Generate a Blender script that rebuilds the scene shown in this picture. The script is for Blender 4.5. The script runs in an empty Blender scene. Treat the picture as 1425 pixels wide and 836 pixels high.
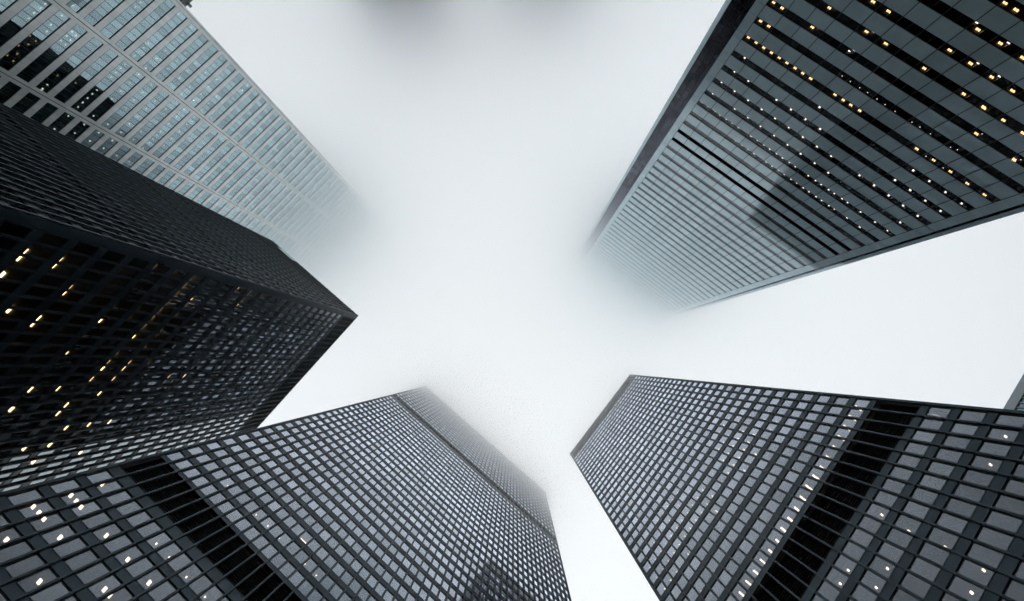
import bpy, math, random
import numpy as np
from mathutils import Matrix, Vector

SC = bpy.context.scene
COL = SC.collection
random.seed(7)
rng = np.random.default_rng(7)

# ---------------------------------------------------------------- camera
W_PX, H_PX, F_PX = 1425.0, 836.0, 509.96
# columns: world X, Y, Z axes seen by the camera (right, down, forward)
R = np.array([[-0.77043933, 0.6374752, 0.00697205],
              [-0.62734053, -0.760046, 0.1696288],
              [0.11343323, 0.12631485, 0.98548336]])
CAM_Z = 1.6
cam = bpy.data.cameras.new("camera")
cam.sensor_fit = 'HORIZONTAL'
cam.sensor_width = 36.0
cam.lens = F_PX / W_PX * 36.0
cam.clip_start = 0.05
cam.clip_end = 6000
camo = bpy.data.objects.new("camera", cam)
COL.objects.link(camo)
M = Matrix(((R[0, 0], -R[1, 0], -R[2, 0], 0),
            (R[0, 1], -R[1, 1], -R[2, 1], 0),
            (R[0, 2], -R[1, 2], -R[2, 2], CAM_Z),
            (0, 0, 0, 1)))
camo.matrix_world = M
SC.camera = camo

# ---------------------------------------------------------------- world, sun, exposure
SUN_EL, SUN_AZ = math.radians(80), math.radians(215)
world = bpy.data.worlds.new("World")
SC.world = world
world.use_nodes = True
nt = world.node_tree
nt.nodes.clear()
N = nt.nodes.new
out = N('ShaderNodeOutputWorld'); bg = N('ShaderNodeBackground')
sky = N('ShaderNodeTexSky'); sky.sky_type = 'NISHITA'; sky.sun_disc = False
sky.sun_elevation = SUN_EL; sky.sun_rotation = SUN_AZ
sky.air_density = 1.0; sky.dust_density = 6.0; sky.ozone_density = 1.0
hs = N('ShaderNodeHueSaturation'); hs.inputs['Saturation'].default_value = 0.22
tc = N('ShaderNodeTexCoord'); sx = N('ShaderNodeSeparateXYZ')
mr = N('ShaderNodeMapRange')            # sky by height: horizon set brighter than overhead to brighten the facades
mr.inputs['From Min'].default_value = 0.0; mr.inputs['From Max'].default_value = 1.0
mr.inputs['To Min'].default_value = 3.7; mr.inputs['To Max'].default_value = 0.5
nz = N('ShaderNodeTexNoise'); nz.inputs['Scale'].default_value = 1.6; nz.inputs['Detail'].default_value = 4
mn = N('ShaderNodeMapRange'); mn.inputs['From Min'].default_value = 0.3; mn.inputs['From Max'].default_value = 0.7
mn.inputs['To Min'].default_value = 0.6; mn.inputs['To Max'].default_value = 1.4
mu = N('ShaderNodeMath'); mu.operation = 'MULTIPLY'
mx = N('ShaderNodeMix'); mx.data_type = 'RGBA'; mx.blend_type = 'MULTIPLY'; mx.inputs['Factor'].default_value = 1.0
L = nt.links.new
L(tc.outputs['Generated'], sx.inputs[0]); L(sx.outputs['Z'], mr.inputs['Value'])
L(tc.outputs['Generated'], nz.inputs['Vector']); L(nz.outputs['Fac'], mn.inputs['Value'])
L(mr.outputs[0], mu.inputs[0]); L(mn.outputs[0], mu.inputs[1])
L(sky.outputs[0], hs.inputs['Color']); cl = N('ShaderNodeMix'); cl.data_type = 'RGBA'; cl.inputs['Factor'].default_value = 0.85
cl.inputs['B'].default_value = (4.9, 5.28, 5.55, 1)      # the closed cloud cover over the clear sky
L(hs.outputs[0], cl.inputs['A']); L(cl.outputs['Result'], mx.inputs['A']); L(mu.outputs[0], mx.inputs['B'])
L(mx.outputs['Result'], bg.inputs['Color']); bg.inputs['Strength'].default_value = 0.15
L(bg.outputs[0], out.inputs[0])

sun = bpy.data.lights.new("sun", 'SUN')
sun.energy = 0.5; sun.angle = math.radians(70); sun.color = (1.0, 0.97, 0.93)
suno = bpy.data.objects.new("sun", sun)
COL.objects.link(suno)
sd = Vector((math.cos(SUN_EL) * math.sin(SUN_AZ), math.cos(SUN_EL) * math.cos(SUN_AZ), math.sin(SUN_EL)))
suno.rotation_euler = sd.to_track_quat('Z', 'Y').to_euler()
suno.location = (0, 0, 600)

SC.view_settings.view_transform = 'Standard'
SC.view_settings.look = 'None'
SC.view_settings.gamma = 1.0
SC.view_settings.use_curve_mapping = False
SC.view_settings.exposure = 0.0

SC.render.engine = 'CYCLES'
cy = SC.cycles
cy.max_bounces = 28; cy.diffuse_bounces = 2; cy.glossy_bounces = 4
cy.transmission_bounces = 2; cy.transparent_max_bounces = 12; cy.volume_bounces = 24
cy.sample_clamp_indirect = 2.0; cy.sample_clamp_direct = 0
cy.use_denoising = True
cy.denoising_prefilter = 'ACCURATE'
cy.denoising_input_passes = 'RGB_ALBEDO_NORMAL'
cy.caustics_reflective = False; cy.caustics_refractive = False
cy.use_adaptive_sampling = False

# ---------------------------------------------------------------- helpers
def tag(o, label=None, cat=None, group=None, kind=None):
    if label: o['label'] = label
    if cat: o['category'] = cat
    if group: o['group'] = group
    if kind: o['kind'] = kind
    return o

class Face:
    """One side of a tower: origin corner, direction along it, outward normal."""
    def __init__(self, o, u, n, w):
        self.o = np.array(o, float); self.u = np.array(u, float); self.n = np.array(n, float); self.w = w
        self.flip = (u[1] * n[0] - u[0] * n[1]) < 0       # (u x z) . n
    def p(self, s, z, d):
        q = self.o + self.u * s + self.n * d
        return (q[0], q[1], z)

BOXF = [(0, 1, 2, 3), (7, 6, 5, 4), (0, 4, 5, 1), (1, 5, 6, 2), (2, 6, 7, 3), (3, 7, 4, 0)]

class MB:
    def __init__(self): self.v = []; self.f = []; self.m = []
    def box8(self, pts, mat=0, flip=False):
        b = len(self.v); self.v += pts
        for q in BOXF:
            self.f.append(tuple(b + i for i in (q[::-1] if flip else q))); self.m.append(mat)
    def fb(self, F, s0, s1, z0, z1, d0, d1, mat=0, tilt=(0, 0)):
        """box in face coordinates; tilt swings a pane a hair out of plane"""
        sc, zc = (s0 + s1) / 2, (z0 + z1) / 2
        g = lambda s, z, d: F.p(s, z, d + tilt[0] * (s - sc) + tilt[1] * (z - zc))
        # outer loop d1 first
        pts = [g(s0, z0, d1), g(s1, z0, d1), g(s1, z1, d1), g(s0, z1, d1),
               g(s0, z0, d0), g(s1, z0, d0), g(s1, z1, d0), g(s0, z1, d0)]
        self.box8(pts, mat, not F.flip)
    def bb(self, x0, x1, y0, y1, z0, z1, mat=0):
        pts = [(x0, y0, z1), (x1, y0, z1), (x1, y1, z1), (x0, y1, z1),
               (x0, y0, z0), (x1, y0, z0), (x1, y1, z0), (x0, y1, z0)]
        self.box8(pts, mat, False)
    def build(self, name, mats, parent=None, origin=None, link=True):
        if not isinstance(mats, (list, tuple)): mats = [mats]
        org = np.array(origin if origin is not None else (parent.location if parent else (0, 0, 0)), float)
        me = bpy.data.meshes.new(name)
        v = (np.array(self.v) - org)
        me.from_pydata(v.tolist(), [], self.f)
        for m in mats: me.materials.append(m)
        me.polygons.foreach_set('material_index', self.m)
        me.update()
        o = bpy.data.objects.new(name, me)
        if link: COL.objects.link(o)
        if parent:
            o.parent = parent
            o.location = tuple(org - np.array(parent.location))
        elif origin is not None:
            o.location = tuple(org)
        return o

def root(name, x, y, label, cat, group=None):
    o = bpy.data.objects.new(name, None)
    o.location = (x, y, 0); o.empty_display_size = 5
    COL.objects.link(o)
    return tag(o, label, cat, group)

def project(x, y, z):
    v = R @ np.array((x, y, z - CAM_Z))
    if v[2] < 1: return None
    return W_PX / 2 + v[0] / v[2] * F_PX, H_PX / 2 + v[1] / v[2] * F_PX

def seen_area(F, s0, s1, z0, z1):
    """size on the photograph of a cell of a facade, 0 if outside the frame"""
    q = [project(*F.p(s, z, 0)) for s, z in ((s0, z0), (s1, z0), (s1, z1), (s0, z1))]
    if any(p is None for p in q): return 0
    cx = sum(p[0] for p in q) / 4; cyy = sum(p[1] for p in q) / 4
    if not (4 < cx < W_PX - 4 and 4 < cyy < H_PX - 4): return 0
    a = 0
    for i in range(4):
        x0, y0 = q[i]; x1, y1 = q[(i + 1) % 4]; a += x0 * y1 - x1 * y0
    return abs(a) / 2

# ---------------------------------------------------------------- materials
def new_mat(name):
    m = bpy.data.materials.new(name); m.use_nodes = True
    m.node_tree.nodes.clear()
    return m, m.node_tree.nodes.new, m.node_tree.links.new

def solid(name, col, rough=0.5, spec=0.5, metal=0.0, var=0.15, scale=0.6, bump=0.0, ior=1.5, tint=None, rvar=0.1, stretch=(1, 1, 1)):
    m, N, L = new_mat(name)
    o = N('ShaderNodeOutputMaterial'); p = N('ShaderNodeBsdfPrincipled')
    t = N('ShaderNodeTexCoord'); mp = N('ShaderNodeMapping'); mp.inputs['Scale'].default_value = stretch
    L(t.outputs['Object'], mp.inputs[0])
    n = N('ShaderNodeTexNoise'); n.inputs['Scale'].default_value = scale; n.inputs['Detail'].default_value = 5
    L(mp.outputs[0], n.inputs['Vector'])
    r = N('ShaderNodeMapRange'); r.inputs['From Min'].default_value = 0.25; r.inputs['From Max'].default_value = 0.75
    r.inputs['To Min'].default_value = 1 - var; r.inputs['To Max'].default_value = 1 + var
    L(n.outputs['Fac'], r.inputs['Value'])
    mx = N('ShaderNodeMix'); mx.data_type = 'RGBA'; mx.blend_type = 'MULTIPLY'; mx.inputs['Factor'].default_value = 1
    mx.inputs['A'].default_value = (*col, 1); L(r.outputs[0], mx.inputs['B'])
    L(mx.outputs['Result'], p.inputs['Base Color'])
    r2 = N('ShaderNodeMapRange'); r2.inputs['From Min'].default_value = 0.25; r2.inputs['From Max'].default_value = 0.75
    r2.inputs['To Min'].default_value = max(0.02, rough - rvar); r2.inputs['To Max'].default_value = rough + rvar
    L(n.outputs['Fac'], r2.inputs['Value']); L(r2.outputs[0], p.inputs['Roughness'])
    p.inputs['Metallic'].default_value = metal
    p.inputs['Specular IOR Level'].default_value = spec
    p.inputs['IOR'].default_value = ior
    if tint: p.inputs['Specular Tint'].default_value = (*tint, 1)
    if bump:
        b = N('ShaderNodeBump'); b.inputs['Strength'].default_value = bump; b.inputs['Distance'].default_value = 0.02
        L(n.outputs['Fac'], b.inputs['Height']); L(b.outputs[0], p.inputs['Normal'])
    L(p.outputs[0], o.inputs[0])
    return m

def glass(name, r0, tint_r, tint_t, wob=0.03, wscale=0.7, rough=0.0, powr=3.0, gain=None, cvar=0.12):
    """tinted reflective curtain-wall glass: mirror part grows at grazing angles, the rest sees the rooms"""
    m, N, L = new_mat(name)
    o = N('ShaderNodeOutputMaterial'); mix = N('ShaderNodeMixShader')
    tr = N('ShaderNodeBsdfTransparent'); gl = N('ShaderNodeBsdfGlossy'); gl.inputs['Roughness'].default_value = rough
    lw = N('ShaderNodeLayerWeight'); lw.inputs['Blend'].default_value = 0.5
    pw = N('ShaderNodeMath'); pw.operation = 'POWER'; pw.inputs[1].default_value = powr
    L(lw.outputs['Facing'], pw.inputs[0])
    ma = N('ShaderNodeMath'); ma.operation = 'MULTIPLY_ADD'; ma.use_clamp = True
    ma.inputs[1].default_value = gain if gain else 1 - r0; ma.inputs[2].default_value = r0
    L(pw.outputs[0], ma.inputs[0])
    t = N('ShaderNodeTexCoord')
    nz = N('ShaderNodeTexNoise'); nz.inputs['Scale'].default_value = wscale; nz.inputs['Detail'].default_value = 1.5
    L(t.outputs['Object'], nz.inputs['Vector'])
    b = N('ShaderNodeBump'); b.inputs['Strength'].default_value = 1.0; b.inputs['Distance'].default_value = wob
    if wob:
        L(nz.outputs['Fac'], b.inputs['Height']); L(b.outputs[0], gl.inputs['Normal'])
    # every pane comes from its own batch: a slightly different tint per pane
    ge = N('ShaderNodeNewGeometry')
    wr = N('ShaderNodeMapRange'); wr.inputs['To Min'].default_value = 1 - cvar; wr.inputs['To Max'].default_value = 1 + cvar * 0.5
    oi = N('ShaderNodeObjectInfo'); ad = N('ShaderNodeMath'); ad.operation = 'ADD'
    fr = N('ShaderNodeMath'); fr.operation = 'FRACT'
    L(ge.outputs['Random Per Island'], ad.inputs[0]); L(oi.outputs['Random'], ad.inputs[1]); L(ad.outputs[0], fr.inputs[0])
    L(fr.outputs[0], wr.inputs['Value'])
    mx = N('ShaderNodeMix'); mx.data_type = 'RGBA'; mx.blend_type = 'MULTIPLY'; mx.inputs['Factor'].default_value = 1
    mx.inputs['A'].default_value = (*tint_r, 1); L(wr.outputs[0], mx.inputs['B']); L(mx.outputs['Result'], gl.inputs['Color'])
    tr.inputs['Color'].default_value = (*tint_t, 1)
    L(ma.outputs[0], mix.inputs[0]); L(tr.outputs[0], mix.inputs[1]); L(gl.outputs[0], mix.inputs[2])
    L(mix.outputs[0], o.inputs[0])
    return m

def coated(name, base, refl, r0, rough=0.03, wob=0.01, wscale=0.5, var=0.08, cvar=0.06):
    """opaque back-painted glass or polished panel: coloured body under a strong mirror coat"""
    m, N, L = new_mat(name)
    o = N('ShaderNodeOutputMaterial'); mix = N('ShaderNodeMixShader')
    df = N('ShaderNodeBsdfDiffuse'); gl = N('ShaderNodeBsdfGlossy'); gl.inputs['Roughness'].default_value = rough
    lw = N('ShaderNodeLayerWeight'); lw.inputs['Blend'].default_value = 0.5
    pw = N('ShaderNodeMath'); pw.operation = 'POWER'; pw.inputs[1].default_value = 3.0
    L(lw.outputs['Facing'], pw.inputs[0])
    ma = N('ShaderNodeMath'); ma.operation = 'MULTIPLY_ADD'; ma.use_clamp = True
    ma.inputs[1].default_value = 1 - r0; ma.inputs[2].default_value = r0
    L(pw.outputs[0], ma.inputs[0])
    t = N('ShaderNodeTexCoord')
    nz = N('ShaderNodeTexNoise'); nz.inputs['Scale'].default_value = wscale; nz.inputs['Detail'].default_value = 2
    L(t.outputs['Object'], nz.inputs['Vector'])
    b = N('ShaderNodeBump'); b.inputs['Strength'].default_value = 1.0; b.inputs['Distance'].default_value = wob
    L(nz.outputs['Fac'], b.inputs['Height']); L(b.outputs[0], gl.inputs['Normal'])
    n2 = N('ShaderNodeTexNoise'); n2.inputs['Scale'].default_value = 0.35; n2.inputs['Detail'].default_value = 6
    L(t.outputs['Object'], n2.inputs['Vector'])
    ge = N('ShaderNodeNewGeometry')
    w1 = N('ShaderNodeMapRange'); w1.inputs['To Min'].default_value = 1 - cvar; w1.inputs['To Max'].default_value = 1 + cvar
    L(ge.outputs['Random Per Island'], w1.inputs['Value'])
    w2 = N('ShaderNodeMapRange'); w2.inputs['From Min'].default_value = 0.3; w2.inputs['From Max'].default_value = 0.7
    w2.inputs['To Min'].default_value = 1 - var; w2.inputs['To Max'].default_value = 1 + var
    L(n2.outputs['Fac'], w2.inputs['Value'])
    mm = N('ShaderNodeMath'); mm.operation = 'MULTIPLY'; L(w1.outputs[0], mm.inputs[0]); L(w2.outputs[0], mm.inputs[1])
    for col, sh in ((base, df), (refl, gl)):
        mx = N('ShaderNodeMix'); mx.data_type = 'RGBA'; mx.blend_type = 'MULTIPLY'; mx.inputs['Factor'].default_value = 1
        mx.inputs['A'].default_value = (*col, 1); L(mm.outputs[0], mx.inputs['B']); L(mx.outputs['Result'], sh.inputs['Color'])
    L(ma.outputs[0], mix.inputs[0]); L(df.outputs[0], mix.inputs[1]); L(gl.outputs[0], mix.inputs[2])
    L(mix.outputs[0], o.inputs[0])
    return m

def lamp_mat(name, col, strength):
    m, N, L = new_mat(name)
    o = N('ShaderNodeOutputMaterial'); e = N('ShaderNodeEmission')
    e.inputs['Color'].default_value = (*col, 1); e.inputs['Strength'].default_value = strength
    L(e.outputs[0], o.inputs[0])
    m.cycles.emission_sampling = 'NONE'
    return m

STEEL = solid('black_steel', (0.009, 0.015, 0.021), tint=(0.62, 0.85, 1.0), rough=0.36, var=0.25, scale=0.25, rvar=0.08)
STEEL_MULL = solid('mullion_steel', (0.014, 0.020, 0.026), tint=(0.65, 0.85, 1.0), rough=0.30, var=0.25, scale=0.25, rvar=0.06)
LOUVRE = solid('black_louvre', (0.03, 0.031, 0.033), rough=0.9, spec=0.02, var=0.2)
GLASS_C = glass('bronze_glass', 0.09, (0.82, 0.89, 1.0), (0.58, 0.57, 0.55), wob=0.0, wscale=0.4, cvar=0.2, powr=3.2, gain=3.2)
GLASS_B = glass('bronze_glass_rippled', 0.03, (0.84, 0.94, 1.0), (0.70, 0.68, 0.65), wob=0.0008, wscale=0.8, powr=3.2, gain=2.3)
LOUVRE_TOP = solid('steel_louvre', (0.12, 0.145, 0.165), rough=0.4, var=0.2)
LAMP_TUBE = lamp_mat('ceiling_tube', (1.0, 0.84, 0.62), 9.0)
LAMP_YELLOW = lamp_mat('ceiling_lamp_yellow', (1.0, 0.72, 0.36), 10.0)
FRAME_C = solid('window_frame_steel', (0.02, 0.022, 0.022), rough=0.4)
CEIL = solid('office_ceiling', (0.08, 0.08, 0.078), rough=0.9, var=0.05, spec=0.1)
BLIND = solid('fabric_blind', (0.42, 0.42, 0.40), rough=0.9, var=0.05, spec=0.1)
BLIND_WARM = solid('cream_blind', (0.45, 0.43, 0.34), rough=0.9, var=0.05, spec=0.1)
LAMP_WHITE = lamp_mat('ceiling_lamp_white', (1.0, 0.89, 0.74), 6.0)
LAMP_WARM = lamp_mat('ceiling_lamp_warm', (1.0, 0.64, 0.29), 6.5)
LAMP_AMBER = lamp_mat('ceiling_lamp_amber', (1.0, 0.62, 0.22), 3.0)
PANEL_E = coated('blue_grey_panel', (0.52, 0.70, 0.75), (0.74, 0.88, 0.94), 0.28, rough=0.05, wob=0.004)
GLASS_E = glass('dark_strip_glass', 0.04, (0.85, 0.93, 1.0), (0.55, 0.55, 0.55), wob=0.001, powr=3.0, gain=1.5)
GLASS_ED = coated('dark_recess_glass', (0.006, 0.007, 0.008), (0.7, 0.74, 0.88), 0.05, rough=0.02, wob=0.001, cvar=0.3)
JOINT = solid('dark_joint', (0.010, 0.011, 0.012), rough=0.6)
CLAD_A = coated('pale_metal_cladding', (0.66, 0.70, 0.70), (0.88, 0.93, 0.93), 0.34, rough=0.22, wob=0.001)
GLASS_A = glass('teal_mirror_glass', 0.50, (0.66, 0.87, 0.93), (0.50, 0.56, 0.56), wob=0.0, cvar=0.22)
STONE = solid('grey_stone', (0.27, 0.28, 0.29), rough=0.8, var=0.15, scale=0.3)
PALE = solid('pale_blue_grey_panels', (0.60, 0.66, 0.70), rough=0.5, var=0.1, scale=0.3)
CONC_T = solid('grey_granite', (0.12, 0.17, 0.22), rough=0.6, var=0.15, scale=0.3)
GLASS_R = coated('pale_office_glass', (0.05, 0.07, 0.075), (0.75, 0.92, 0.98), 0.35, rough=0.02)
GLASS_T = coated('dark_office_glass', (0.012, 0.014, 0.016), (0.8, 0.85, 0.9), 0.06, rough=0.05)

LAMPMAT = {0: LAMP_WHITE, 1: LAMP_WHITE, 2: LAMP_WHITE, 3: LAMP_WARM, 4: LAMP_WHITE, 5: LAMP_AMBER}

# ---------------------------------------------------------------- tower pieces
def tilt(a=0.004):
    return (float(rng.normal(0, a)), float(rng.normal(0, a)))

def windows(rt, cells, gmat, fmat, recess, limit=100, name='window', tl=0.0025, thick=0.03, fw=0.05):
    """cells: (F, s0, s1, z0, z1, framed). The largest in the photo become parts, the rest one mesh."""
    scored = [(seen_area(c[0], *c[1:5]) if c[5] else 0, i) for i, c in enumerate(cells)]
    top = [i for a, i in sorted(scored, reverse=True)[:limit] if a > 0]
    topset = set(top)
    cache = {}
    rest = MB()
    for i, (F, s0, s1, z0, z1, framed) in enumerate(cells):
        if i in topset: continue
        rest.fb(F, s0, s1, z0, z1, -recess - thick, -recess, 0, tilt(tl))
        if framed:
            e = recess - 0.025
            rest.fb(F, s0, s1, z0, z0 + fw, -recess - .02, -e, 1); rest.fb(F, s0, s1, z1 - fw, z1, -recess - .02, -e, 1)
            rest.fb(F, s0, s0 + fw, z0 + fw, z1 - fw, -recess - .02, -e, 1); rest.fb(F, s1 - fw, s1, z0 + fw, z1 - fw, -recess - .02, -e, 1)
    if rest.v:
        tag(rest.build(name, [gmat, fmat], rt), kind='stuff')
    for i in top:
        F, s0, s1, z0, z1, _ = cells[i]
        w, h = round(s1 - s0, 3), round(z1 - z0, 3)
        key = (id(F), w, h)
        sc, zc = (s0 + s1) / 2, (z0 + z1) / 2
        pos = np.array(F.p(sc, zc, -recess)) - np.array(rt.location)
        if key not in cache:
            g = MB()
            G = Face((0, 0), F.u, F.n, w)
            g.fb(G, -w / 2, w / 2, -h / 2, h / 2, -thick, 0, 0)
            e = 0.025
            g.fb(G, -w / 2, w / 2, -h / 2, -h / 2 + fw, -.02, e, 1); g.fb(G, -w / 2, w / 2, h / 2 - fw, h / 2, -.02, e, 1)
            g.fb(G, -w / 2, -w / 2 + fw, -h / 2 + fw, h / 2 - fw, -.02, e, 1); g.fb(G, w / 2 - fw, w / 2, -h / 2 + fw, h / 2 - fw, -.02, e, 1)
            o = g.build(name, [gmat, fmat], None, origin=(0, 0, 0))
            cache[key] = o
        else:
            o = cache[key].copy(); COL.objects.link(o)
        o.parent = rt
        o.location = tuple(pos)
        a, b = tilt(tl)
        # swing about the vertical and about the pane's own horizontal axis
        o.rotation_euler = (b * abs(F.u[0]), b * abs(F.u[1]), a)

LSIZE = {0: (.42, .42), 1: (.28, 1.15), 2: (.2, .24), 3: (.5, .6), 4: (.1, .1), 5: (.3, .3)}
def lamps(rt, key, F, sizes=None, limit=100, warm=False):
    sz = dict(LSIZE)
    if sizes: sz.update(sizes)
    pts = LAMPS[key]
    order = []
    for i, (x, y, z, kd) in enumerate(pts):
        p = project(x, y, z)
        ds, dd = sz[kd]
        d2 = x * x + y * y + (z - CAM_Z) ** 2
        order.append((ds * dd / d2, i))
    order.sort(reverse=True)
    rest = MB(); rm = warm or LAMP_WHITE
    for rank, (_, i) in enumerate(order):
        x, y, z, kd = pts[i]
        ds, dd = sz[kd]
        s = float(np.dot(np.array((x, y)) - F.o, F.u)); d = float(np.dot(np.array((x, y)) - F.o, F.n))
        ds *= random.uniform(.9, 1.1); dd *= random.uniform(.85, 1.1)
        b = MB() if rank < limit else rest
        if kd == 3 and ds < 1:         # a troffer with two lamps and a rib between them
            b.fb(F, s - ds / 2, s - .03, z - .05, z - .005, d - dd / 2, d + dd / 2, 0)
            b.fb(F, s + .03, s + ds / 2, z - .05, z - .005, d - dd / 2, d + dd / 2, 0)
            b.fb(F, s - .03, s + .03, z - .04, z - .008, d - dd / 2, d + dd / 2, 1)
        else:
            b.fb(F, s - ds / 2, s + ds / 2, z - .05, z - .005, d - dd / 2, d + dd / 2, 0)
        if rank < limit:
            b.build('ceiling_light', [(warm if warm else LAMPMAT[kd]), FRAME_C], rt)
    if rest.v:
        tag(rest.build('ceiling_light', [rm, FRAME_C], rt), kind='stuff')

def box_faces(x0, x1, y0, y1):
    return {'-Y': Face((x1, y0), (-1, 0), (0, -1), x1 - x0), '+Y': Face((x1, y1), (-1, 0), (0, 1), x1 - x0),
            '-X': Face((x0, y1), (0, -1), (-1, 0), y1 - y0), '+X': Face((x1, y1), (0, -1), (1, 0), y1 - y0)}

def ring(mb, F4, z0, z1, d0, d1, mat=0):
    """a band round all four sides, mitred by letting the Y sides run through"""
    for k, F in F4.items():
        if k in ('-Y', '+Y'): mb.fb(F, -d1, F.w + d1, z0, z1, d0, d1, mat)
        else: mb.fb(F, -d0, F.w + d0, z0, z1, d0, d1, mat)

def steel_tower(key, name, label, rect, nmod, piers, rows, half, bands, roof, front, gmat, framed_faces, blind_p=0.03, group=None):
    x0, x1, y0, y1 = rect
    rt = root(name, (x0 + x1) / 2, (y0 + y1) / 2, label, 'office tower', group)
    F4 = box_faces(*rect)
    rows = [z for z in rows if z - half > 8.0]
    # spandrel levels
    edges = [8.0]
    gaps = []
    lo = 7.6
    for z in rows:
        gaps.append((lo, z - half)); lo = z + half
    gaps.append((lo, roof - 0.5))
    sp_n = 0
    for (a, b) in gaps:
        parts = [(a, b)]
        for bd in bands:
            if bd and bd[0] > a - .3 and bd[1] < b + .3:
                parts = [(a, bd[0]), (bd[1], b)]
                topb = bd[1] > roof - 5
                dp = -.20 if topb else -.70
                m = MB(); ring(m, F4, bd[0], bd[1], dp - .05, dp)
                for cx in (x0 + .012, x1 - .762):
                    for cy_ in (y0 + .012, y1 - .762): m.bb(cx, cx + .75, cy_, cy_ + .75, bd[0] + .004, bd[1] - .004)
                zz = bd[0] + .12
                while zz < bd[1] - .1:
                    ring(m, F4, zz, zz + .05, dp + .02, dp + .13); zz += .34
                m.build('louvre_band', LOUVRE_TOP if topb else LOUVRE, rt)
        for (c, d) in parts:
            if d - c < .05: continue
            m = MB()
            ring(m, F4, c, d, -.13, 0)
            if d - c > .5:
                ring(m, F4, c, c + .05, 0.0, .035); ring(m, F4, d - .05, d, 0.0, .035)
            m.build('spandrel', STEEL, rt)
    m = MB(); ring(m, F4, roof - .5, roof, -.13, .10); m.bb(x0 + .3, x1 - .3, y0 + .3, y1 - .3, roof - .8, roof - .3)
    m.build('roof', STEEL, rt)
    # corner piers
    for (cx, sxn) in ((x0, 1), (x1, -1)):
        for (cy_, syn) in ((y0, 1), (y1, -1)):
            px = piers['Y'] ; py = piers['X']
            m = MB()
            a, b = sorted((cx - sxn * .05, cx + sxn * px)); c, d = sorted((cy_ - syn * .05, cy_ + syn * py))
            m.bb(a, b, c, d, 0, roof - .504)
            m.build('corner_pier', STEEL, rt)
    # mullions
    stuff = MB()
    cells = []
    for k, F in F4.items():
        n = nmod[k]; p = piers[k[1]]; mod = (F.w - 2 * p) / n
        base = None
        for i in range(n + 1):
            s = p + i * mod
            tgt = MB() if k in front else stuff
            tgt.fb(F, s - .03, s + .03, 7.3, roof - .02, 0.0, .20)
            tgt.fb(F, s - .10, s + .10, 7.3, roof - .02, .20, .24)
            tgt.fb(F, s - .12, s + .12, 7.3, roof - .52, -.128, .04)
            if k in front:
                if base is None:
                    base = tgt.build('mullion', STEEL_MULL, rt); b0 = s
                else:
                    o = base.copy(); COL.objects.link(o); o.parent = rt
                    dlt = F.u * (s - b0)
                    o.location = (dlt[0], dlt[1], 0)
        for z in rows:
            for i in range(n):
                s = p + i * mod
                cells.append((F, s + .12, s + mod - .12, z - half, z + half, k in framed_faces))
    if stuff.v: tag(stuff.build('mullion', STEEL_MULL, rt), kind='stuff')
    windows(rt, cells, gmat, FRAME_C, .085)
    # rooms: floor slabs with ceilings, a lift core
    m = MB()
    for (a, b) in gaps:
        inset = .32
        for bd in bands:
            if bd and bd[0] > a - .3 and bd[1] < b + .3: inset = 1.0
        m.bb(x0 + inset, x1 - inset, y0 + inset, y1 - inset, a + .02, b - .02)
    m.bb(x0 + 9, x1 - 9, y0 + 9, y1 - 9, 0, roof - 1)
    m.build('interior', CEIL, rt)
    # a few blinds pulled part of the way down
    pick = [c for c in cells if c[5] and seen_area(*c[:5]) > 60]
    random.shuffle(pick)
    for (F, s0, s1, z0, z1, _) in pick[:int(len(pick) * blind_p)][:60]:
        h = (z1 - z0) * random.choice((.3, .45, .6, .95))
        m = MB(); m.fb(F, s0 + .04, s1 - .04, z1 - h, z1, -.20, -.185)
        m.build('blind', BLIND, rt)
    # lobby
    m = MB(); m.bb(x0 + 3, x1 - 3, y0 + 3, y1 - 3, 0, 7.58); m.build('lobby', GLASS_ED, rt)
    if key in LAMPS:
        pass
    return rt, F4

def slab_tower(name, label, rect, z0, z1, pitch, frac, wallm, glassm, pane=3.0, pier=1.5, merlon=None, group=None, cat='office tower'):
    """a plainer tower: wall bands, glass bands cut by mullion fins, corner piers"""
    x0, x1, y0, y1 = rect
    rt = root(name, (x0 + x1) / 2, (y0 + y1) / 2, label, cat, group)
    F4 = box_faces(*rect)
    m = MB(); m.bb(x0 + .6, x1 - .6, y0 + .6, y1 - .6, 0, z1 - 1); m.build('interior', LOUVRE, rt)
    w = MB(); g = MB(); f = MB()
    z = z1 - 2.2
    ring(w, F4, z1 - 2.2, z1, -.55, 0)
    while z - pitch > 0:
        zt = z; zb = z - pitch * frac
        ring(g, F4, zb, zt, -.45, -.35)
        ring(w, F4, z - pitch, zb, -.55, 0)
        for k, F in F4.items():
            n = max(1, int(F.w / pane)); st = F.w / n
            for i in range(1, n):
                f.fb(F, i * st - .12, i * st + .12, zb + .003, zt - .003, -.5, -.1)
        z -= pitch
    w.bb(x0 + .05, x1 - .05, y0 + .05, y1 - .05, 0, max(z, .5))
    w.build('wall', wallm, rt)
    tag(g.build('glazing', glassm, rt), kind='stuff')
    tag(f.build('mullion', wallm, rt), kind='stuff')
    for cx in (x0 - .08, x1 - pier + .08):
        for cy_ in (y0 - .08, y1 - pier + .08):
            c = MB(); c.bb(cx, cx + pier, cy_, cy_ + pier, 0, z1 - .15); c.build('corner_pier', wallm, rt)
    if merlon:
        for k, F in F4.items():
            s = merlon[0]
            mm = MB()
            while s < F.w - 1.5:
                mm.fb(F, s, s + 1.1, z1 - .4, z1 + 1.0, -.6, .45); s += merlon[1]
            mm.build('parapet', wallm, rt)
    return rt

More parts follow.
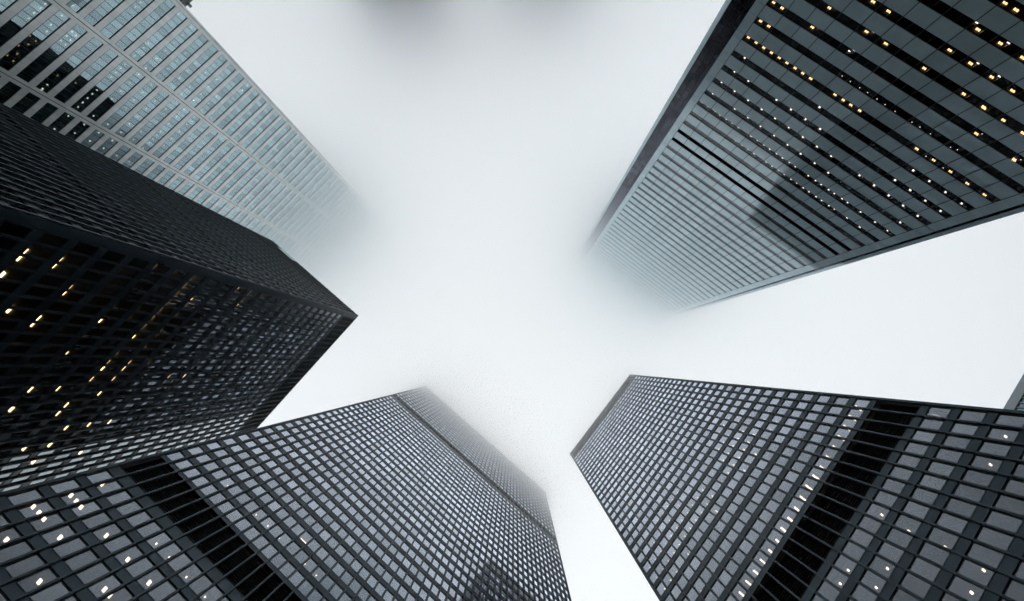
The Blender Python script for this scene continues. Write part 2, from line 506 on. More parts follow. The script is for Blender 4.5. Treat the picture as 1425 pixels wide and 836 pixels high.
# measured window-row heights and ceiling-light positions, metres
ROWS = {'C':[4.04,7.27,10.49,13.72,16.94,20.16,23.39,26.61,29.84,33.06,36.28,39.51,42.73,45.96,55.49,58.77,62.05,65.34,68.64,71.94,75.24,78.55,81.87,85.19,88.52,91.85,95.19,98.53,101.88,105.23,108.59,111.96,115.33,118.7,122.08,125.47,128.86,132.25,135.66,139.06,142.47,145.89,155.4,158.83,162.26,165.68,169.11,172.54,175.97,179.4,182.82,186.25,189.68,193.11,196.54,199.96],'D':[8.46,11.65,14.83,18.02,21.21,24.4,27.59,30.77,33.96,37.15,40.34,43.52,46.71,56.43,59.73,63.03,66.34,69.64,72.94,76.24,79.55,82.85,86.15,89.46,92.76,96.06,99.36,102.67,105.97,109.27,112.58,115.88,119.18,122.48,125.79,129.09,132.39,135.7,139.0,142.3,145.6,148.91,152.21,155.51],'B':[5.66,8.89,12.12,15.35,18.58,21.81,25.04,28.27,31.5,34.72,37.95,41.18,44.41,47.64,50.87,54.1,57.33,60.56,63.8,67.05,70.31,73.58,76.86,80.15,83.46,86.77,90.1,93.44,96.78,100.14,103.51,106.89,110.29],'E':[14.7,18.06,21.43,24.8,28.16,31.53,34.89,38.26,41.63,44.99,48.36,51.72,55.09,58.46,62.01,65.52,69.05,72.59,76.09,79.62,83.15,86.65,90.17,93.72,97.32,100.91,104.52,108.11,111.59,115.04,118.52,121.99,125.48,129.17,132.93,136.72,140.68,144.75,148.85,152.99,157.06,161.14,165.22,169.29,173.37,177.45,181.52,185.6,189.68,193.75,197.83,201.91,205.98,210.06,214.14,218.21,222.29,226.37,230.44,234.52,238.6,242.67,246.75],'A':[12.7,15.75,18.82,21.91,25.03,28.17,31.34,34.52,37.73,40.96,44.21,47.49,50.78,54.1,57.45,60.81,64.2,67.61,71.04,74.5,77.98,81.48,85.0,88.55,92.12,95.71,99.32,102.96,106.61,110.29,114.0,117.72,121.47,125.24,129.04,132.85,136.69,140.55,144.44,148.34,152.27,156.22,160.2,164.19,168.21,172.25,176.32,180.4,184.51,188.64,192.8,196.97,201.17,205.39,209.64,213.9,218.19,222.51,226.84,231.2,235.58,239.98,244.4,248.85,253.32,257.81]}
LAMPS = {'C':[(27.94,-41.3,43.81,1),(27.06,-41.31,43.81,1),(26.18,-41.36,43.81,1),(27.87,-41.21,40.59,1),(27.01,-41.21,40.59,1),(26.14,-41.26,40.59,1),(25.21,-41.09,37.36,1),(23.58,-41.29,40.59,1),(21.9,-41.42,43.81,1),(20.2,-41.29,37.36,1),(18.35,-41.46,43.81,1),(16.67,-41.42,40.59,1),(15.89,-41.44,40.59,1),(28.21,-41.34,47.04,1),(18.51,-41.48,47.04,2),(16.31,-41.47,47.04,2),(13.3,-41.57,47.04,2),(10.22,-41.57,47.04,2),(21.48,-41.13,59.85,2),(15.33,-41.15,59.85,2),(12.91,-41.1,59.85,2),(10.45,-41.14,59.85,2),(14.95,-41.47,43.81,1),(7.86,-41.44,63.13,3),(5.16,-41.15,59.85,2),(2.86,-41.18,59.85,2)],'D':[(-43.37,11.45,57.49,1),(-43.41,9.71,57.49,1),(-43.4,8.0,57.49,1),(-43.42,6.28,57.49,1),(-43.66,4.54,57.49,1),(-43.58,2.82,57.49,1),(-43.49,1.07,57.49,1),(-43.47,-0.67,57.49,1),(-43.42,-2.4,57.49,1),(-43.5,-4.13,57.49,1),(-43.18,13.21,57.49,1),(-43.27,18.41,57.49,1),(-43.31,16.66,57.49,1),(-43.25,14.99,57.49,1),(-42.87,27.25,77.3,0),(-42.85,27.16,74.0,0),(-42.85,27.13,70.7,0),(-42.93,25.42,80.61,0),(-42.94,25.44,77.3,0),(-43.04,25.44,74.0,0),(-42.92,25.37,70.7,0),(-42.94,23.66,83.91,0),(-42.98,23.7,80.61,0),(-43.01,23.71,77.3,0),(-43.04,23.77,74.0,0),(-43.04,23.72,70.7,0),(-43.01,21.97,83.91,0),(-43.0,21.98,80.61,0),(-43.09,22.02,74.0,0),(-43.1,22.03,70.7,0),(-42.99,20.21,83.91,0),(-43.12,20.27,80.61,0),(-43.08,20.17,77.3,0),(-43.12,20.2,74.0,0),(-43.11,20.2,70.7,0),(-42.98,18.51,83.91,0),(-43.05,18.5,77.3,0),(-43.09,18.51,74.0,0),(-43.05,16.73,83.91,0),(-43.07,16.71,80.61,0),(-43.1,16.73,77.3,0),(-43.05,16.72,74.0,0),(-43.11,15.01,80.61,0),(-43.1,14.96,77.3,0),(-43.14,15.05,74.0,0),(-43.19,15.05,70.7,0),(-43.11,13.27,80.61,0),(-43.12,13.26,77.3,0),(-43.16,13.33,74.0,0),(-43.15,11.55,77.3,0),(-43.16,11.59,74.0,0),(-43.15,11.52,70.7,0),(-43.21,9.85,74.0,0),(-43.26,-12.78,77.3,0),(-43.35,-12.76,74.0,0),(-43.34,-12.67,70.7,0),(-43.33,-11.01,77.3,0),(-43.36,-10.95,74.0,0),(-43.35,-10.98,70.7,0),(-43.28,-9.2,83.91,0),(-43.21,-9.21,80.61,0),(-43.35,-9.24,77.3,0),(-43.3,-9.27,74.0,0),(-43.39,-9.27,70.7,0),(-43.21,-7.51,83.91,0),(-43.24,-7.49,80.61,0),(-43.24,-7.59,77.3,0),(-43.32,-7.53,74.0,0),(-43.23,-5.77,83.91,0),(-43.27,-5.78,80.61,0),(-43.22,-5.83,77.3,0),(-43.27,-5.81,74.0,0),(-43.31,-5.82,70.7,0),(-43.24,-3.99,83.91,0),(-43.23,-4.1,80.61,0),(-43.26,-4.07,77.3,0),(-43.27,-4.06,74.0,0),(-43.2,-2.32,83.91,0),(-43.23,-2.36,77.3,0),(-43.25,-2.39,74.0,0),(-43.17,-0.56,83.91,0),(-43.18,-0.64,80.61,0),(-43.2,-0.6,77.3,0),(-43.28,-0.58,74.0,0),(-43.16,1.16,83.91,0),(-43.18,1.11,77.3,0),(-43.27,1.14,74.0,0),(-43.14,2.87,80.61,0),(-43.25,2.84,77.3,0),(-43.27,2.89,74.0,0),(-43.16,4.58,77.3,0),(-43.21,4.65,74.0,0),(-43.11,2.88,70.7,0),(-43.6,-4.67,64.09,2),(-43.57,-6.36,64.09,2),(-43.56,-8.18,64.09,2),(-42.86,27.11,57.49,1),(-42.87,25.36,57.49,1),(-42.97,23.65,57.49,1),(-43.15,21.91,57.49,1),(-43.22,20.21,57.49,1),(-43.51,26.43,41.4,2),(-43.61,22.97,41.4,2),(-43.59,13.75,47.77,2),(-43.57,13.21,44.58,2),(-43.6,6.27,47.77,2),(-43.65,8.6,44.58,2),(-43.66,6.28,44.58,2),(-43.62,4.52,47.77,2),(-43.78,13.21,41.4,2),(-43.76,16.7,41.4,2),(-43.8,13.23,41.4,2),(-43.8,12.66,38.21,2),(-43.82,10.36,38.21,2)],'B':[(53.14,-25.14,42.24,0),(52.15,-26.41,42.24,0),(52.02,-27.24,42.24,0),(51.88,-29.82,42.24,0),(52.04,-26.37,45.47,0),(51.98,-27.22,45.47,0),(51.84,-29.85,48.7,0),(51.74,-30.71,48.7,0),(51.74,-34.29,45.47,0),(51.74,-35.11,48.7,0),(51.62,-35.99,48.7,0),(51.98,-36.47,51.93,0),(51.74,-31.44,55.16,0),(51.63,-31.3,58.39,0),(51.6,-32.95,58.39,0),(51.39,-34.17,55.16,0),(51.69,-23.52,55.16,0),(51.58,-23.52,58.39,0),(51.48,-23.52,61.62,0),(51.43,-24.26,61.62,0),(51.37,-25.2,61.62,0),(51.4,-26.1,61.62,0),(51.37,-27.01,61.62,0),(51.44,-27.89,61.62,0),(51.47,-28.73,61.62,0),(51.44,-29.63,61.62,0),(51.41,-30.57,61.62,0),(51.48,-31.38,61.62,0),(51.36,-32.4,61.62,0),(51.23,-27.79,64.86,0),(51.27,-28.68,64.86,0),(51.32,-31.35,64.86,0),(51.33,-34.09,61.62,0),(51.43,-34.96,61.62,0),(51.43,-36.6,61.62,0),(51.32,-34.89,64.86,0),(51.33,-35.78,64.86,0),(52.21,-25.99,51.93,3),(52.35,-28.0,51.93,3),(52.14,-29.65,51.93,3),(52.23,-31.45,51.93,3),(52.02,-36.38,51.93,0),(52.04,-39.79,51.93,0),(51.48,-40.6,55.16,0),(51.33,-47.15,55.16,0),(51.3,-47.2,58.39,0),(51.18,-50.59,55.16,0),(51.29,-45.43,61.62,0),(51.19,-45.46,64.86,0),(51.05,-48.54,64.86,0),(51.14,-50.64,61.62,0),(51.15,-52.32,61.62,0),(50.95,-55.74,64.86,0),(50.95,-55.69,68.11,0),(50.86,-55.68,71.37,0),(50.91,-59.09,61.62,0),(50.87,-59.13,64.86,0),(50.8,-62.51,64.86,0),(50.7,-62.51,71.37,0),(51.45,-35.0,61.62,0),(51.26,-36.69,61.62,0),(51.38,-40.2,61.62,0),(51.33,-41.96,61.62,0),(51.15,-43.14,61.62,0),(51.38,-34.93,64.86,0),(51.35,-38.48,64.86,0),(51.21,-41.97,64.86,0),(51.17,-43.2,64.86,0),(51.17,-42.02,68.11,0),(50.96,-45.22,74.64,0),(50.85,-45.15,77.92,0),(50.94,-23.18,71.37,2),(50.96,-24.15,71.37,2),(50.92,-23.22,74.64,2),(50.96,-24.12,74.64,2),(50.94,-24.96,74.64,2),(50.97,-25.9,74.64,2),(50.89,-26.66,74.64,2),(50.91,-23.23,77.92,2),(50.97,-32.07,77.92,2)],'E':[(4.66,76.01,55.64,3),(2.92,75.98,55.64,3),(4.62,75.88,59.01,3),(2.87,75.91,59.01,3),(4.68,76.03,62.56,3),(2.91,75.99,62.56,3),(1.18,75.95,62.56,3),(-0.54,75.96,62.56,3),(-2.29,75.95,62.56,3),(-4.0,75.93,62.56,3),(2.91,75.98,66.07,0),(2.86,76.04,69.6,0),(-0.59,75.99,69.6,0),(-7.52,75.96,69.6,0),(3.7,76.02,73.14,0),(0.29,76.03,73.14,0),(-3.23,76.0,73.14,0),(-6.67,75.97,73.14,0),(3.8,75.98,76.64,0),(-2.25,75.93,76.64,0),(4.66,75.99,80.17,1),(2.9,75.96,80.17,1),(0.93,75.97,80.17,1),(4.7,75.99,83.7,1),(-3.12,76.05,52.27,3),(-3.13,75.93,55.64,3),(-7.43,76.1,48.91,3),(-10.08,76.06,48.91,3),(-10.02,75.91,52.27,3),(-13.48,75.9,52.27,3),(-5.79,75.94,62.56,3),(-7.49,75.92,62.56,3),(-9.24,75.88,62.56,3),(-14.5,75.81,62.56,3),(-16.25,75.81,62.56,3),(-17.86,75.8,62.56,3),(-19.72,75.82,62.56,3),(-4.01,76.74,52.27,2),(-3.97,76.54,55.64,2),(-10.89,76.63,52.27,2),(-12.75,76.67,52.27,2),(-10.41,75.82,55.64,2),(-10.94,76.49,55.64,2),(-12.68,75.39,59.01,4),(-14.37,75.35,59.01,4),(-16.28,75.29,59.01,4),(-17.82,75.33,59.01,4),(-19.72,75.24,59.01,4),(-21.35,75.19,59.01,4),(-23.35,75.11,59.01,4),(-14.47,75.89,66.07,0),(-19.59,75.76,42.18,3),(-21.16,75.69,42.18,3),(-20.34,75.76,45.54,3),(-23.73,75.7,45.54,3),(-27.1,75.52,45.54,3),(-20.38,75.78,48.91,3),(-23.78,75.69,48.91,3),(-27.2,75.58,48.91,3),(-30.55,75.42,48.91,3),(-20.35,75.75,52.27,3),(-27.22,75.57,52.27,3),(-30.61,75.45,52.27,3),(-19.67,76.64,45.54,2),(-24.56,76.43,45.54,2),(-24.6,76.39,48.91,2),(-27.99,76.37,48.91,2),(0.27,75.97,73.14,0),(-3.16,76.02,73.14,0),(-6.6,76.04,73.14,0),(-10.09,75.95,73.14,0),(-13.53,75.98,73.14,0),(-17.06,75.93,73.14,0),(-20.53,75.92,73.14,0),(-24.0,75.89,73.14,0),(-7.51,75.95,69.6,0),(-11.02,75.96,69.6,0),(-14.49,75.88,69.6,0),(-17.95,75.91,69.6,0),(-14.44,75.91,66.07,0),(-2.26,75.99,76.64,0),(-5.77,75.95,76.64,0),(-9.14,75.91,76.64,0),(-12.76,75.93,76.64,0),(-16.28,75.89,76.64,0),(-19.7,75.84,76.64,0),(-23.28,75.87,76.64,0),(-26.77,75.77,76.64,0),(-2.32,75.87,80.17,1),(-4.01,75.95,80.17,1),(-5.76,75.94,80.17,1),(-7.5,76.03,80.17,1),(-9.24,75.89,80.17,1),(-11.01,75.93,80.17,1),(-12.84,75.92,80.17,1),(-14.45,75.88,80.17,1),(-16.33,75.88,80.17,1),(-17.95,75.86,80.17,1),(-19.79,75.9,80.17,1),(-21.41,75.85,80.17,1),(-24.91,75.8,80.17,1),(-26.82,75.83,80.17,1),(-28.31,75.78,80.17,1),(-30.31,75.77,80.17,1),(-0.54,75.9,80.17,1),(-4.03,75.99,83.7,1),(-5.87,75.96,83.7,1),(-7.52,75.88,83.7,1),(-9.32,75.88,83.7,1),(-11.04,75.87,83.7,1),(-12.85,75.84,83.7,1),(-16.3,75.85,83.7,1),(-17.94,75.85,83.7,1),(-19.86,75.89,83.7,1),(-21.42,75.88,83.7,1),(-23.33,75.84,83.7,1),(-24.88,75.88,83.7,1),(-26.75,75.77,83.7,1),(-28.37,75.79,83.7,1),(-30.28,75.77,83.7,1),(-31.55,75.59,62.56,3),(-34.96,75.54,62.56,3),(-38.33,75.44,62.56,3),(-41.72,75.27,62.56,3),(-45.05,75.25,62.56,3),(-34.0,75.39,55.64,3),(-33.96,75.31,52.27,3),(-37.17,75.18,52.27,3),(-40.75,75.12,55.64,3),(-30.73,75.31,52.27,3),(-33.55,75.35,62.56,4),(-37.0,75.24,62.56,4),(-34.73,75.93,55.64,4),(-41.56,75.7,55.64,4),(-26.61,75.1,59.01,4),(-28.11,75.15,59.01,4),(-30.14,75.13,59.01,4),(-33.62,79.51,62.56,4),(-33.96,75.04,59.01,4),(-35.07,75.36,59.01,4),(-39.52,79.55,62.56,4),(-41.0,79.46,62.56,4),(-42.95,79.41,62.56,4),(-44.44,79.37,62.56,4),(-35.06,75.59,66.07,0),(-38.45,75.56,66.07,0),(-41.83,75.48,66.07,0),(-45.2,75.35,66.07,0),(-38.6,75.63,69.6,0),(-41.97,75.53,69.6,0),(-45.3,75.5,69.6,0),(-44.57,75.54,73.14,0),(-30.84,75.84,73.14,0),(-34.33,75.79,73.14,0),(-37.77,75.73,73.14,0),(-41.18,75.64,73.14,0),(-44.58,75.54,73.14,0),(-35.24,75.62,69.6,0),(-38.57,75.64,69.6,0),(-44.62,75.58,76.64,0),(-24.88,75.9,80.17,1),(-26.82,75.83,80.17,1),(-28.31,75.78,80.17,1),(-30.28,75.75,80.17,1),(-31.77,75.8,80.17,1),(-33.77,75.8,80.17,1),(-35.21,75.79,80.17,1),(-38.65,75.67,80.17,1),(-42.36,75.63,80.17,1),(-45.5,75.62,80.17,1),(-28.36,75.87,83.7,1),(-30.3,75.79,83.7,1),(-31.82,75.78,83.7,1),(-33.82,75.76,83.7,1),(-35.24,75.82,83.7,1),(-38.71,75.79,83.7,1),(-42.16,75.68,83.7,1)],'A':[(132.22,-2.27,73.72,0),(132.07,-5.59,73.72,0),(132.02,-8.79,73.72,0),(131.23,-10.53,73.72,0),(132.82,-7.19,77.19,0),(131.26,-7.27,77.19,0),(132.85,-10.47,77.19,0),(131.12,-10.57,77.19,0),(132.9,-8.78,77.19,0),(131.22,-8.92,77.19,0),(131.05,-7.2,70.28,0),(131.08,-8.85,70.28,0),(130.9,-10.48,70.28,0),(131.11,-5.7,70.28,0),(131.75,-15.59,87.73,0),(131.74,-17.12,87.73,0),(131.7,-18.71,87.73,0),(131.62,-21.12,80.68,0),(131.55,-22.58,80.68,0),(133.43,-13.78,73.72,5),(131.17,-13.8,73.72,5),(131.84,-15.42,73.72,5),(133.33,-17.05,73.72,5),(131.78,-18.64,73.72,5),(133.24,-20.32,73.72,5),(130.95,-20.36,73.72,5),(131.75,-17.84,80.68,5),(132.19,-17.07,84.19,5),(132.1,9.29,80.68,0),(132.1,7.63,80.68,0),(132.73,14.2,87.73,0),(132.02,2.67,87.73,0),(131.98,0.97,87.73,0),(132.04,-2.3,87.73,0),(132.05,14.2,91.29,0),(131.93,10.88,91.29,0),(131.99,7.55,91.29,0),(131.86,4.28,91.29,0),(131.83,1.02,91.29,0),(131.88,-2.9,91.29,0),(131.88,7.66,94.86,0),(131.87,4.32,94.86,0),(131.86,0.95,94.86,0),(131.87,7.59,98.46,0),(131.86,4.28,98.46,0),(131.81,1.03,98.46,0),(131.92,4.39,102.09,0),(131.89,1.03,102.09,0),(131.9,-2.27,102.09,0),(132.07,-1.47,105.73,0),(131.86,-5.56,87.73,0),(131.85,-7.2,87.73,0),(131.85,-8.89,87.73,0),(131.81,-10.54,87.73,0),(131.89,-5.57,91.29,0),(131.72,-8.92,91.29,0),(131.75,-12.17,91.29,0),(131.68,-15.38,91.29,0),(131.78,-5.61,94.86,0),(131.74,-8.87,94.86,0),(131.72,-12.19,94.86,0),(131.72,-15.32,94.86,0),(131.76,-8.95,98.46,0),(131.77,-12.21,98.46,0),(131.91,-8.86,102.09,0),(131.92,-5.6,105.73,0),(131.99,14.18,102.09,0),(131.96,10.81,102.09,0),(131.94,7.52,102.09,0),(131.98,4.33,102.09,0),(131.92,1.0,102.09,0),(131.96,-2.33,102.09,0),(132.02,14.14,105.73,0),(132.02,10.92,105.73,0),(132.09,8.32,105.73,0),(132.08,4.95,105.73,0),(132.04,1.64,105.73,0),(132.04,-1.5,105.73,0),(132.04,4.36,109.4,0),(132.01,0.95,109.4,0),(131.96,-2.28,109.4,0),(131.3,14.13,113.1,0),(131.32,11.62,113.1,0),(131.26,7.55,113.1,0),(131.96,-5.56,105.73,0),(131.88,-8.84,105.73,0),(131.97,-5.61,109.4,0),(131.95,-8.89,109.4,0),(131.85,-12.15,109.4,0),(131.65,-22.61,80.68,0),(131.67,-15.53,87.73,0),(131.74,-17.08,87.73,0),(131.73,-18.72,87.73,0),(131.69,-20.38,87.73,0),(131.65,-22.03,87.73,0),(131.55,-25.35,87.73,0),(131.59,-21.98,91.29,0),(131.55,-25.28,91.29,0),(131.55,-22.0,94.86,0),(131.36,-30.1,87.73,0),(131.47,-28.59,91.29,0),(131.53,-25.32,94.86,0),(131.45,-28.56,94.86,0),(131.56,-28.61,98.46,0),(131.59,-25.33,98.46,0),(131.77,-12.18,98.46,0),(131.78,-15.53,98.46,0),(131.77,-18.72,98.46,0),(131.58,-22.03,98.46,0),(131.88,-8.8,102.09,0),(131.84,-15.44,102.09,0),(131.91,-18.74,102.09,0),(131.68,-22.05,102.09,0),(132.1,-5.52,105.73,0),(131.92,-8.83,105.73,0),(131.94,-12.17,105.73,0),(131.86,-15.51,105.73,0),(131.86,-17.11,105.73,0),(131.71,-18.78,105.73,0),(131.74,-20.39,105.73,0),(131.84,-22.74,105.73,0),(131.9,-5.52,109.4,0),(131.98,-8.83,109.4,0),(131.89,-12.15,109.4,0),(131.86,-15.44,109.4,0),(131.83,-18.72,109.4,0),(131.57,-28.72,102.09,0),(131.64,-28.61,105.73,0),(131.82,-27.77,109.4,0),(131.63,-28.63,98.46,0),(131.45,-25.36,98.46,0)]}

# ---------------------------------------------------------------- the setting: ground, road, low cloud
GRANITE = solid('granite_paving', (0.24, 0.235, 0.23), rough=0.6, var=0.2, scale=0.8)
ASPHALT = solid('asphalt', (0.05, 0.05, 0.052), rough=0.85, var=0.25, scale=2.0)
def sheet(name, x0, x1, y0, y1, z, mat, th=0.3):
    m = MB(); m.bb(x0, x1, y0, y1, z - th, z)
    o = m.build(name, mat); tag(o, kind='structure'); return o
sheet('ground', -2500, 2500, -2500, 2500, -0.15, ASPHALT, 0.5)
sheet('plaza', -130, 112, -112, 52, 0.0, GRANITE, 0.149)
sheet('pavement', -130, 112, 69, 150, 0.0, GRANITE, 0.149)
sheet('pavement', 124, 260, -112, 52, 0.0, GRANITE, 0.149)
m = MB()
for i in range(-30, 30): m.bb(i * 9, i * 9 + 3, 60.4, 60.6, -.146, -.142)
tag(m.build('road_marking', solid('road_paint', (0.7, 0.7, 0.68), rough=0.7)), kind='structure')

def cloud_mat(dens):
    m, N, L = new_mat('cloud_layer')
    o = N('ShaderNodeOutputMaterial'); p = N('ShaderNodeVolumePrincipled')
    p.inputs['Color'].default_value = (1.0, 1.0, 1.0, 1); p.inputs['Density'].default_value = dens
    p.inputs['Anisotropy'].default_value = 0.86
    L(p.outputs[0], o.inputs['Volume'])
    return m
def sigma(z): return 1.15e-4 * 2.2 * max(0, min(z, 228) - 116) ** 1.2
zs = [117, 134, 150, 163, 176, 189, 202, 215]
prev = 0
for i, z in enumerate(zs):
    mid = (z + (zs[i + 1] if i + 1 < len(zs) else 228)) / 2
    s = sigma(mid)
    m = MB(); e = 900 - i * 1.0
    m.bb(-e, e, -e, e, z, 228 + i * 1.3)
    o = m.build('low_cloud', cloud_mat(s - prev)); prev = s
    tag(o, 'low white cloud that hides the tops of the tallest towers', 'cloud', 'low cloud thickening upward', 'stuff')

# ---------------------------------------------------------------- 1 the wide black tower at the bottom
rC, FC = steel_tower('C', 'office_tower', 'wide black tower at the bottom with a thin dark line below its misty roof',
    (-53.3, 29.4, -83.0, -40.0), {'-Y': 48, '+Y': 48, '-X': 24, '+X': 24}, {'Y': .15, 'X': .15}, ROWS['C'], 1.132,
    [(48.48, 53.6), (149.6, 152.8)], 203.6, ['+Y', '+X', '-X'], GLASS_C, ['+Y'], 0.02)
lamps(rC, 'C', FC['+Y'], {1: (.34, .44), 2: (.17, .2), 3: (1.3, .25)}, warm=LAMP_TUBE)

# ---------------------------------------------------------------- 2 the black tower at lower right
rD, FD = steel_tower('D', 'office_tower', 'black tower at lower right with rows of small white lights and one broad band',
    (-124.6, -42.0, -14.0, 28.6), {'-Y': 48, '+Y': 48, '-X': 24, '+X': 24}, {'Y': .26, 'X': .26}, ROWS['D'], 1.113,
    [(48.85, 54.39), (157.63, 164.14)], 165.6, ['+X'], GLASS_C, ['+X'], 0.015)
lamps(rD, 'D', FD['+X'], {0: (.17, .55), 1: (.24, 1.2), 2: (.2, .26)}, warm=LAMP_TUBE)

# ---------------------------------------------------------------- 3 the near-black tower at left
rB, FB = steel_tower('B', 'office_tower', 'darkest black tower at left edge, warm yellow office lights scattered over its big face',
    (49.3, 89.0, -106.6, -20.8), {'-Y': 23, '+Y': 23, '-X': 48, '+X': 48}, {'Y': .25, 'X': 1.2}, ROWS['B'], 1.109,
    [(112.52, 119.67)], 120.4, ['-X', '+Y'], GLASS_B, ['-X', '+Y'], 0.0)
lamps(rB, 'B', FB['-X'], {0: (.85, .48), 3: (1.5, .45), 2: (.5, .28)}, warm=LAMP_YELLOW)
m = MB()
m.fb(FB['+Y'], 89 - 84.1, 89 - 77.0, 116.6, 119.9, .20, .26); 
m.build('roof_edge_panel', coated('pale_green_panel', (0.30, 0.42, 0.38), (0.85, 1.0, 0.95), 0.3), rB)  # pale green panel on the face, just under the roof edge

# ---------------------------------------------------------------- 4 the blue-grey tower at upper right
rE = root('office_tower', -20, 100, 'blue-grey panelled tower at upper right with dark window strips, fading into cloud', 'office tower')
ET = 262.0
FE = Face((7.2, 74.8), (-1, 0), (0, -1), 56.0)
erows = [z for z in ROWS['E'] if z > 9]
S0, S1, NP = 1.73, 54.05, 15
pw = (S1 - S0) / NP
BLACK = [i for i, z in enumerate(erows) if abs(z - (1.1851 * 74.8 + 1.6)) < 1 or abs(z - (1.2305 * 74.8 + 1.6)) < 1]
CREAM = [i for i, z in enumerate(erows) if abs(z - (1.137 * 74.8 + 1.6)) < 1]
hz = .62
cells = []
prevz = 4.0
slabs = []
EB = {'-Y': Face((12.7, 79.8), (-1, 0), (0, -1), 66.5), '+Y': Face((12.7, 130), (-1, 0), (0, 1), 66.5),
      '-X': Face((-53.8, 130), (0, -1), (-1, 0), 50.2), '+X': Face((12.7, 130), (0, -1), (1, 0), 50.2)}
for i, z in enumerate(erows + [ET + .62]):
    a, b = prevz, z - hz
    m = MB()
    for j in range(NP):
        m.fb(FE, S0 + j * pw + .06, S0 + (j + 1) * pw - .06, a, b, -.10, 0)
    m.fb(FE, S0, S1, a + .01, b - .01, -.3, -.11, 1)
    # side and back sheeting of the same level
    for k in ('+X', '-X', '+Y'):
        F = EB[k]; n = int(F.w / 3.5)
        for j in range(n):
            m.fb(F, F.w * j / n + .035, F.w * (j + 1) / n - .035, a, b, -.10, 0)
    m.build('spandrel', [PANEL_E, JOINT], rE)
    slabs.append((a, b))
    if i < len(erows):
        if i in BLACK:
            m = MB()
            m.fb(FE, S0, S1, b, z + hz, -.6, -.5)
            q = b + .1
            while q < z + hz - .05: m.fb(FE, S0, S1, q, q + .04, -.45, -.25); q += .22
            m.build('louvre_band', LOUVRE, rE)
        else:
            for j in range(NP * 2):
                s = S0 + j * pw / 2
                cells.append((FE, s + .03, s + pw / 2 - .03, b, z + hz, True))
        if i in CREAM:
            for j in range(2, 13):
                s = S0 + j * pw / 2
                mm = MB(); mm.fb(FE, s + .06, s + pw / 2 - .06, b, z + hz, -.20, -.185); mm.build('blind', BLIND_WARM, rE)
    prevz = z + hz
windows(rE, cells, GLASS_E, JOINT, .14, fw=.04)
# thin fins between panels
for j in range(NP + 1):
    m = MB(); m.fb(FE, S0 + j * pw - .055, S0 + j * pw + .055, 4, ET, -.12, .05); m.build('mullion', JOINT, rE)
# corner columns of the main face, cut by a joint at every sill and head
def column(F, s0, s1, d0, d1, name='corner_column', side=0):
    m = MB(); pz = 4.0
    for z in erows + [ET + .62]:
        m.fb(F, s0, s1, pz + .02, z - hz - .02, d0, d1); m.fb(F, s0, s1, z - hz + .02, min(ET, z + hz) - .02, d0, d1) if z < ET else None
        pz = z + hz
    m.fb(F, s0 + .06, s1 - .06, 0, ET, d0 + .05, d1 - .06, 1)
    m.build(name, [PANEL_E, JOINT], rE)
column(FE, 0, S0 - .03, -.5, .03); column(FE, S1 + .03, 56.0, -.5, .03)
column(FE, -.10, -.02, -4.9, .0, 'corner_fin'); column(FE, 56.02, 56.10, -4.9, .0, 'corner_fin')
# set-back faces in the corner steps
FE2 = Face((12.7, 79.8), (-1, 0), (0, -1), 66.5)
column(FE2, 0, .95, -.5, .03); column(FE2, 65.55, 66.5, -.5, .03)
g = MB(); fr = MB()
for (a, b) in ((1.0, 5.4), (61.65, 65.5)):
    pz = 4.0
    for z in erows + [ET + .62]:
        for (c, d) in ((pz, z - hz), (z - hz, min(ET, z + hz))):
            if d - c < .1: continue
            n = 3
            for j in range(n):
                w_ = (b - a) / n
                g.fb(FE2, a + j * w_ + .03, a + (j + 1) * w_ - .03, c + .03, d - .03, -.08, -.04, 0, tilt(.002))
        pz = z + hz
    fr.fb(FE2, a - .05, b + .05, 0, ET, -.3, -.09)
tag(g.build('recess_pane', GLASS_ED, rE), kind='stuff'); fr.build('recess_wall', JOINT, rE)
m = MB()
for (a, b) in slabs: m.bb(-48.4, 6.8, 75.25, 128, a + .05, b - .05)
m.bb(-44, 2, 84, 126, 0, ET); m.build('interior', CEIL, rE)
m = MB(); m.bb(-53.5, 12.4, 80.2, 129.6, ET, ET + .8); m.bb(-48.5, 6.9, 75.1, 80.1, ET, ET + .7); m.build('roof', PANEL_E, rE)
m = MB(); m.bb(-53.0, 12.0, 80.5, 129, 0, ET - .05); m.build('wall', JOINT, rE)
lamps(rE, 'E', FE, {0: (.34, .34), 1: (.34, .22), 2: (.40, .16), 3: (.56, .38), 4: (.10, .10)})

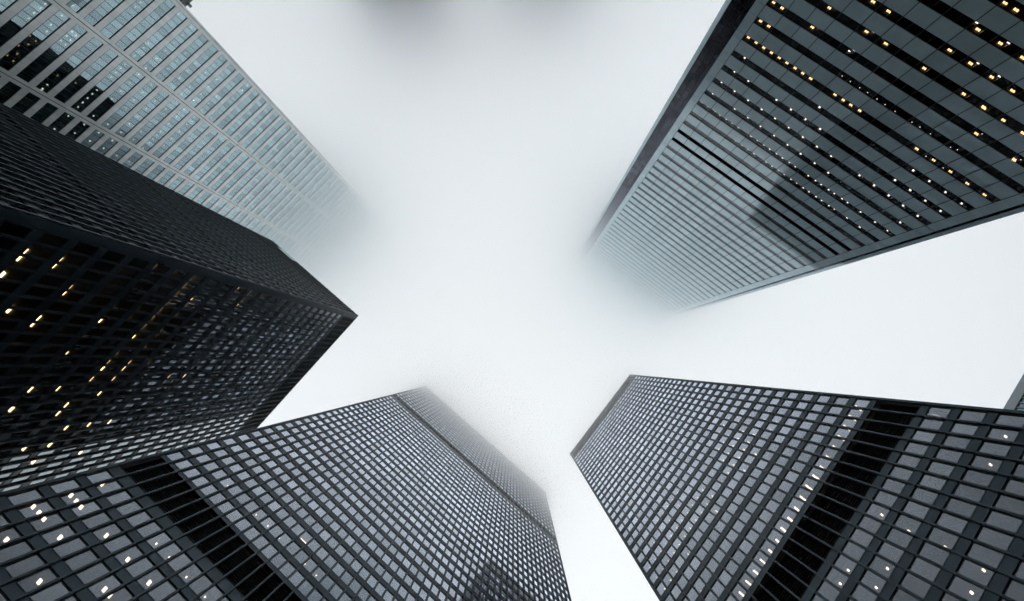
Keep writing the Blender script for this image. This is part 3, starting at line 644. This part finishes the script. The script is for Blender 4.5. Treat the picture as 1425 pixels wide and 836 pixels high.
# ---------------------------------------------------------------- 5 the pale banded tower at upper left
rA = root('office_tower', 150, -22, 'pale banded tower upper left with teal mirror windows and grooved piers, fading into cloud', 'office tower')
AX, AY1 = 130.0, 16.67
BAY, PIER, EDGE = 17.98, 1.78, 1.72
NB = 4
AW = EDGE * 2 + NB * BAY + (NB - 1) * PIER
F4A = box_faces(AX, AX + 42, AY1 - AW, AY1)
FA = F4A['-X']
asp = ROWS['A']                     # spandrel centres
cells = []
hs_ = .76
for i, z in enumerate(asp):
    m = MB()
    for b in range(NB):
        s0 = EDGE + b * (BAY + PIER)
        for j in range(11):
            m.fb(FA, s0 + j * BAY / 11 + .012, s0 + (j + 1) * BAY / 11 - .012, z - hs_ + .14, z + hs_ - .14, -.16, 0)
        m.fb(FA, s0 - .2, s0 + BAY + .2, z - hs_, z + hs_, -.4, -.17, 1)
    for k in ('+Y', '-Y', '+X'):
        F = F4A[k]; m.fb(F, 1.0, F.w - 1.0, z - hs_, z + hs_, -.3, 0)
    m.build('spandrel', [CLAD_A, JOINT], rA)
    if i:
        za, zb = asp[i - 1] + hs_, z - hs_
        for b in range(NB):
            s0 = EDGE + b * (BAY + PIER)
            for j in range(11):
                s = s0 + j * BAY / 11
                cells.append((FA, s + .025, s + BAY / 11 - .025, za, zb, True))
        for k in ('+Y', '-Y', '+X'):
            F = F4A[k]; n = int(F.w / 3.2)
            for j in range(n): cells.append((F, 1 + (F.w - 2) * j / n + .03, 1 + (F.w - 2) * (j + 1) / n - .03, za, zb, False))
windows(rA, cells, GLASS_A, JOINT, .20, tl=.0035, fw=.03)
for b in range(NB + 1):
    m = MB()
    if b == 0: rng_ = ((0.0, .55), (.67, EDGE))
    elif b == NB: rng_ = ((AW - EDGE, AW - .67), (AW - .55, AW))
    else:
        s0 = EDGE + b * BAY + (b - 1) * PIER
        rng_ = ((s0, s0 + .80), (s0 + .98, s0 + PIER))
    for (a, c) in rng_:
        pz = 0.0
        for z in asp[::1]:
            m.fb(FA, a, c, pz + .015, z - .015, -.5, .06); pz = z
        m.fb(FA, a, c, pz + .015, 262, -.5, .06)
    m.fb(FA, rng_[0][0] + .05, rng_[1][1] - .05, 0, 262, -.6, -.2, 1)
    m.build('pier', [CLAD_A, JOINT], rA)
m = MB()
for i in range(len(asp)): m.bb(AX + .45, AX + 41.5, AY1 - AW + .4, AY1 - .4, asp[i] - hs_ + .05, asp[i] + hs_ - .05)
m.bb(AX + 9, AX + 33, AY1 - AW + 9, AY1 - 9, 0, 261); m.build('interior', CEIL, rA)
m = MB(); ring(m, F4A, asp[-1] + hs_ + .01, 262, -.3, .02); m.bb(AX + .4, AX + 41.6, AY1 - AW + .4, AY1 - .4, 261, 262.2); m.build('roof', CLAD_A, rA)
lamps(rA, 'A', FA, {0: (.42, .42), 5: (.40, .40)}, 100)

# ---------------------------------------------------------------- 6 the small far buildings
slab_tower('stone_tower', 'grey stone building, its notched parapet just showing past the pale banded tower',
    (190, 222, -6, 48), 0, 124.6, 3.6, .5, STONE, GLASS_T, 3.0, 1.6, merlon=(21.4, 9.0), cat='office tower')
slab_tower('office_block', 'small grey block with pale window grid behind the black tower at right edge',
    (-140, -110, 60, 135), 0, 105.7, 3.4, .55, PALE, GLASS_R, 1.6, 1.6, cat='office building')
slab_tower('office_tower', 'left, darker one of the two towers swallowed by fog at the top edge',
    (199, 239, 120, 169), 0, 255, 3.8, .5, CONC_T, GLASS_T, 3.2, 2.0, group='towers lost in the fog')
slab_tower('office_tower', 'right, fainter one of the two towers swallowed by fog at the top edge',
    (132, 181, 208, 262), 0, 258, 3.8, .5, CONC_T, GLASS_T, 3.2, 2.0, group='towers lost in the fog')
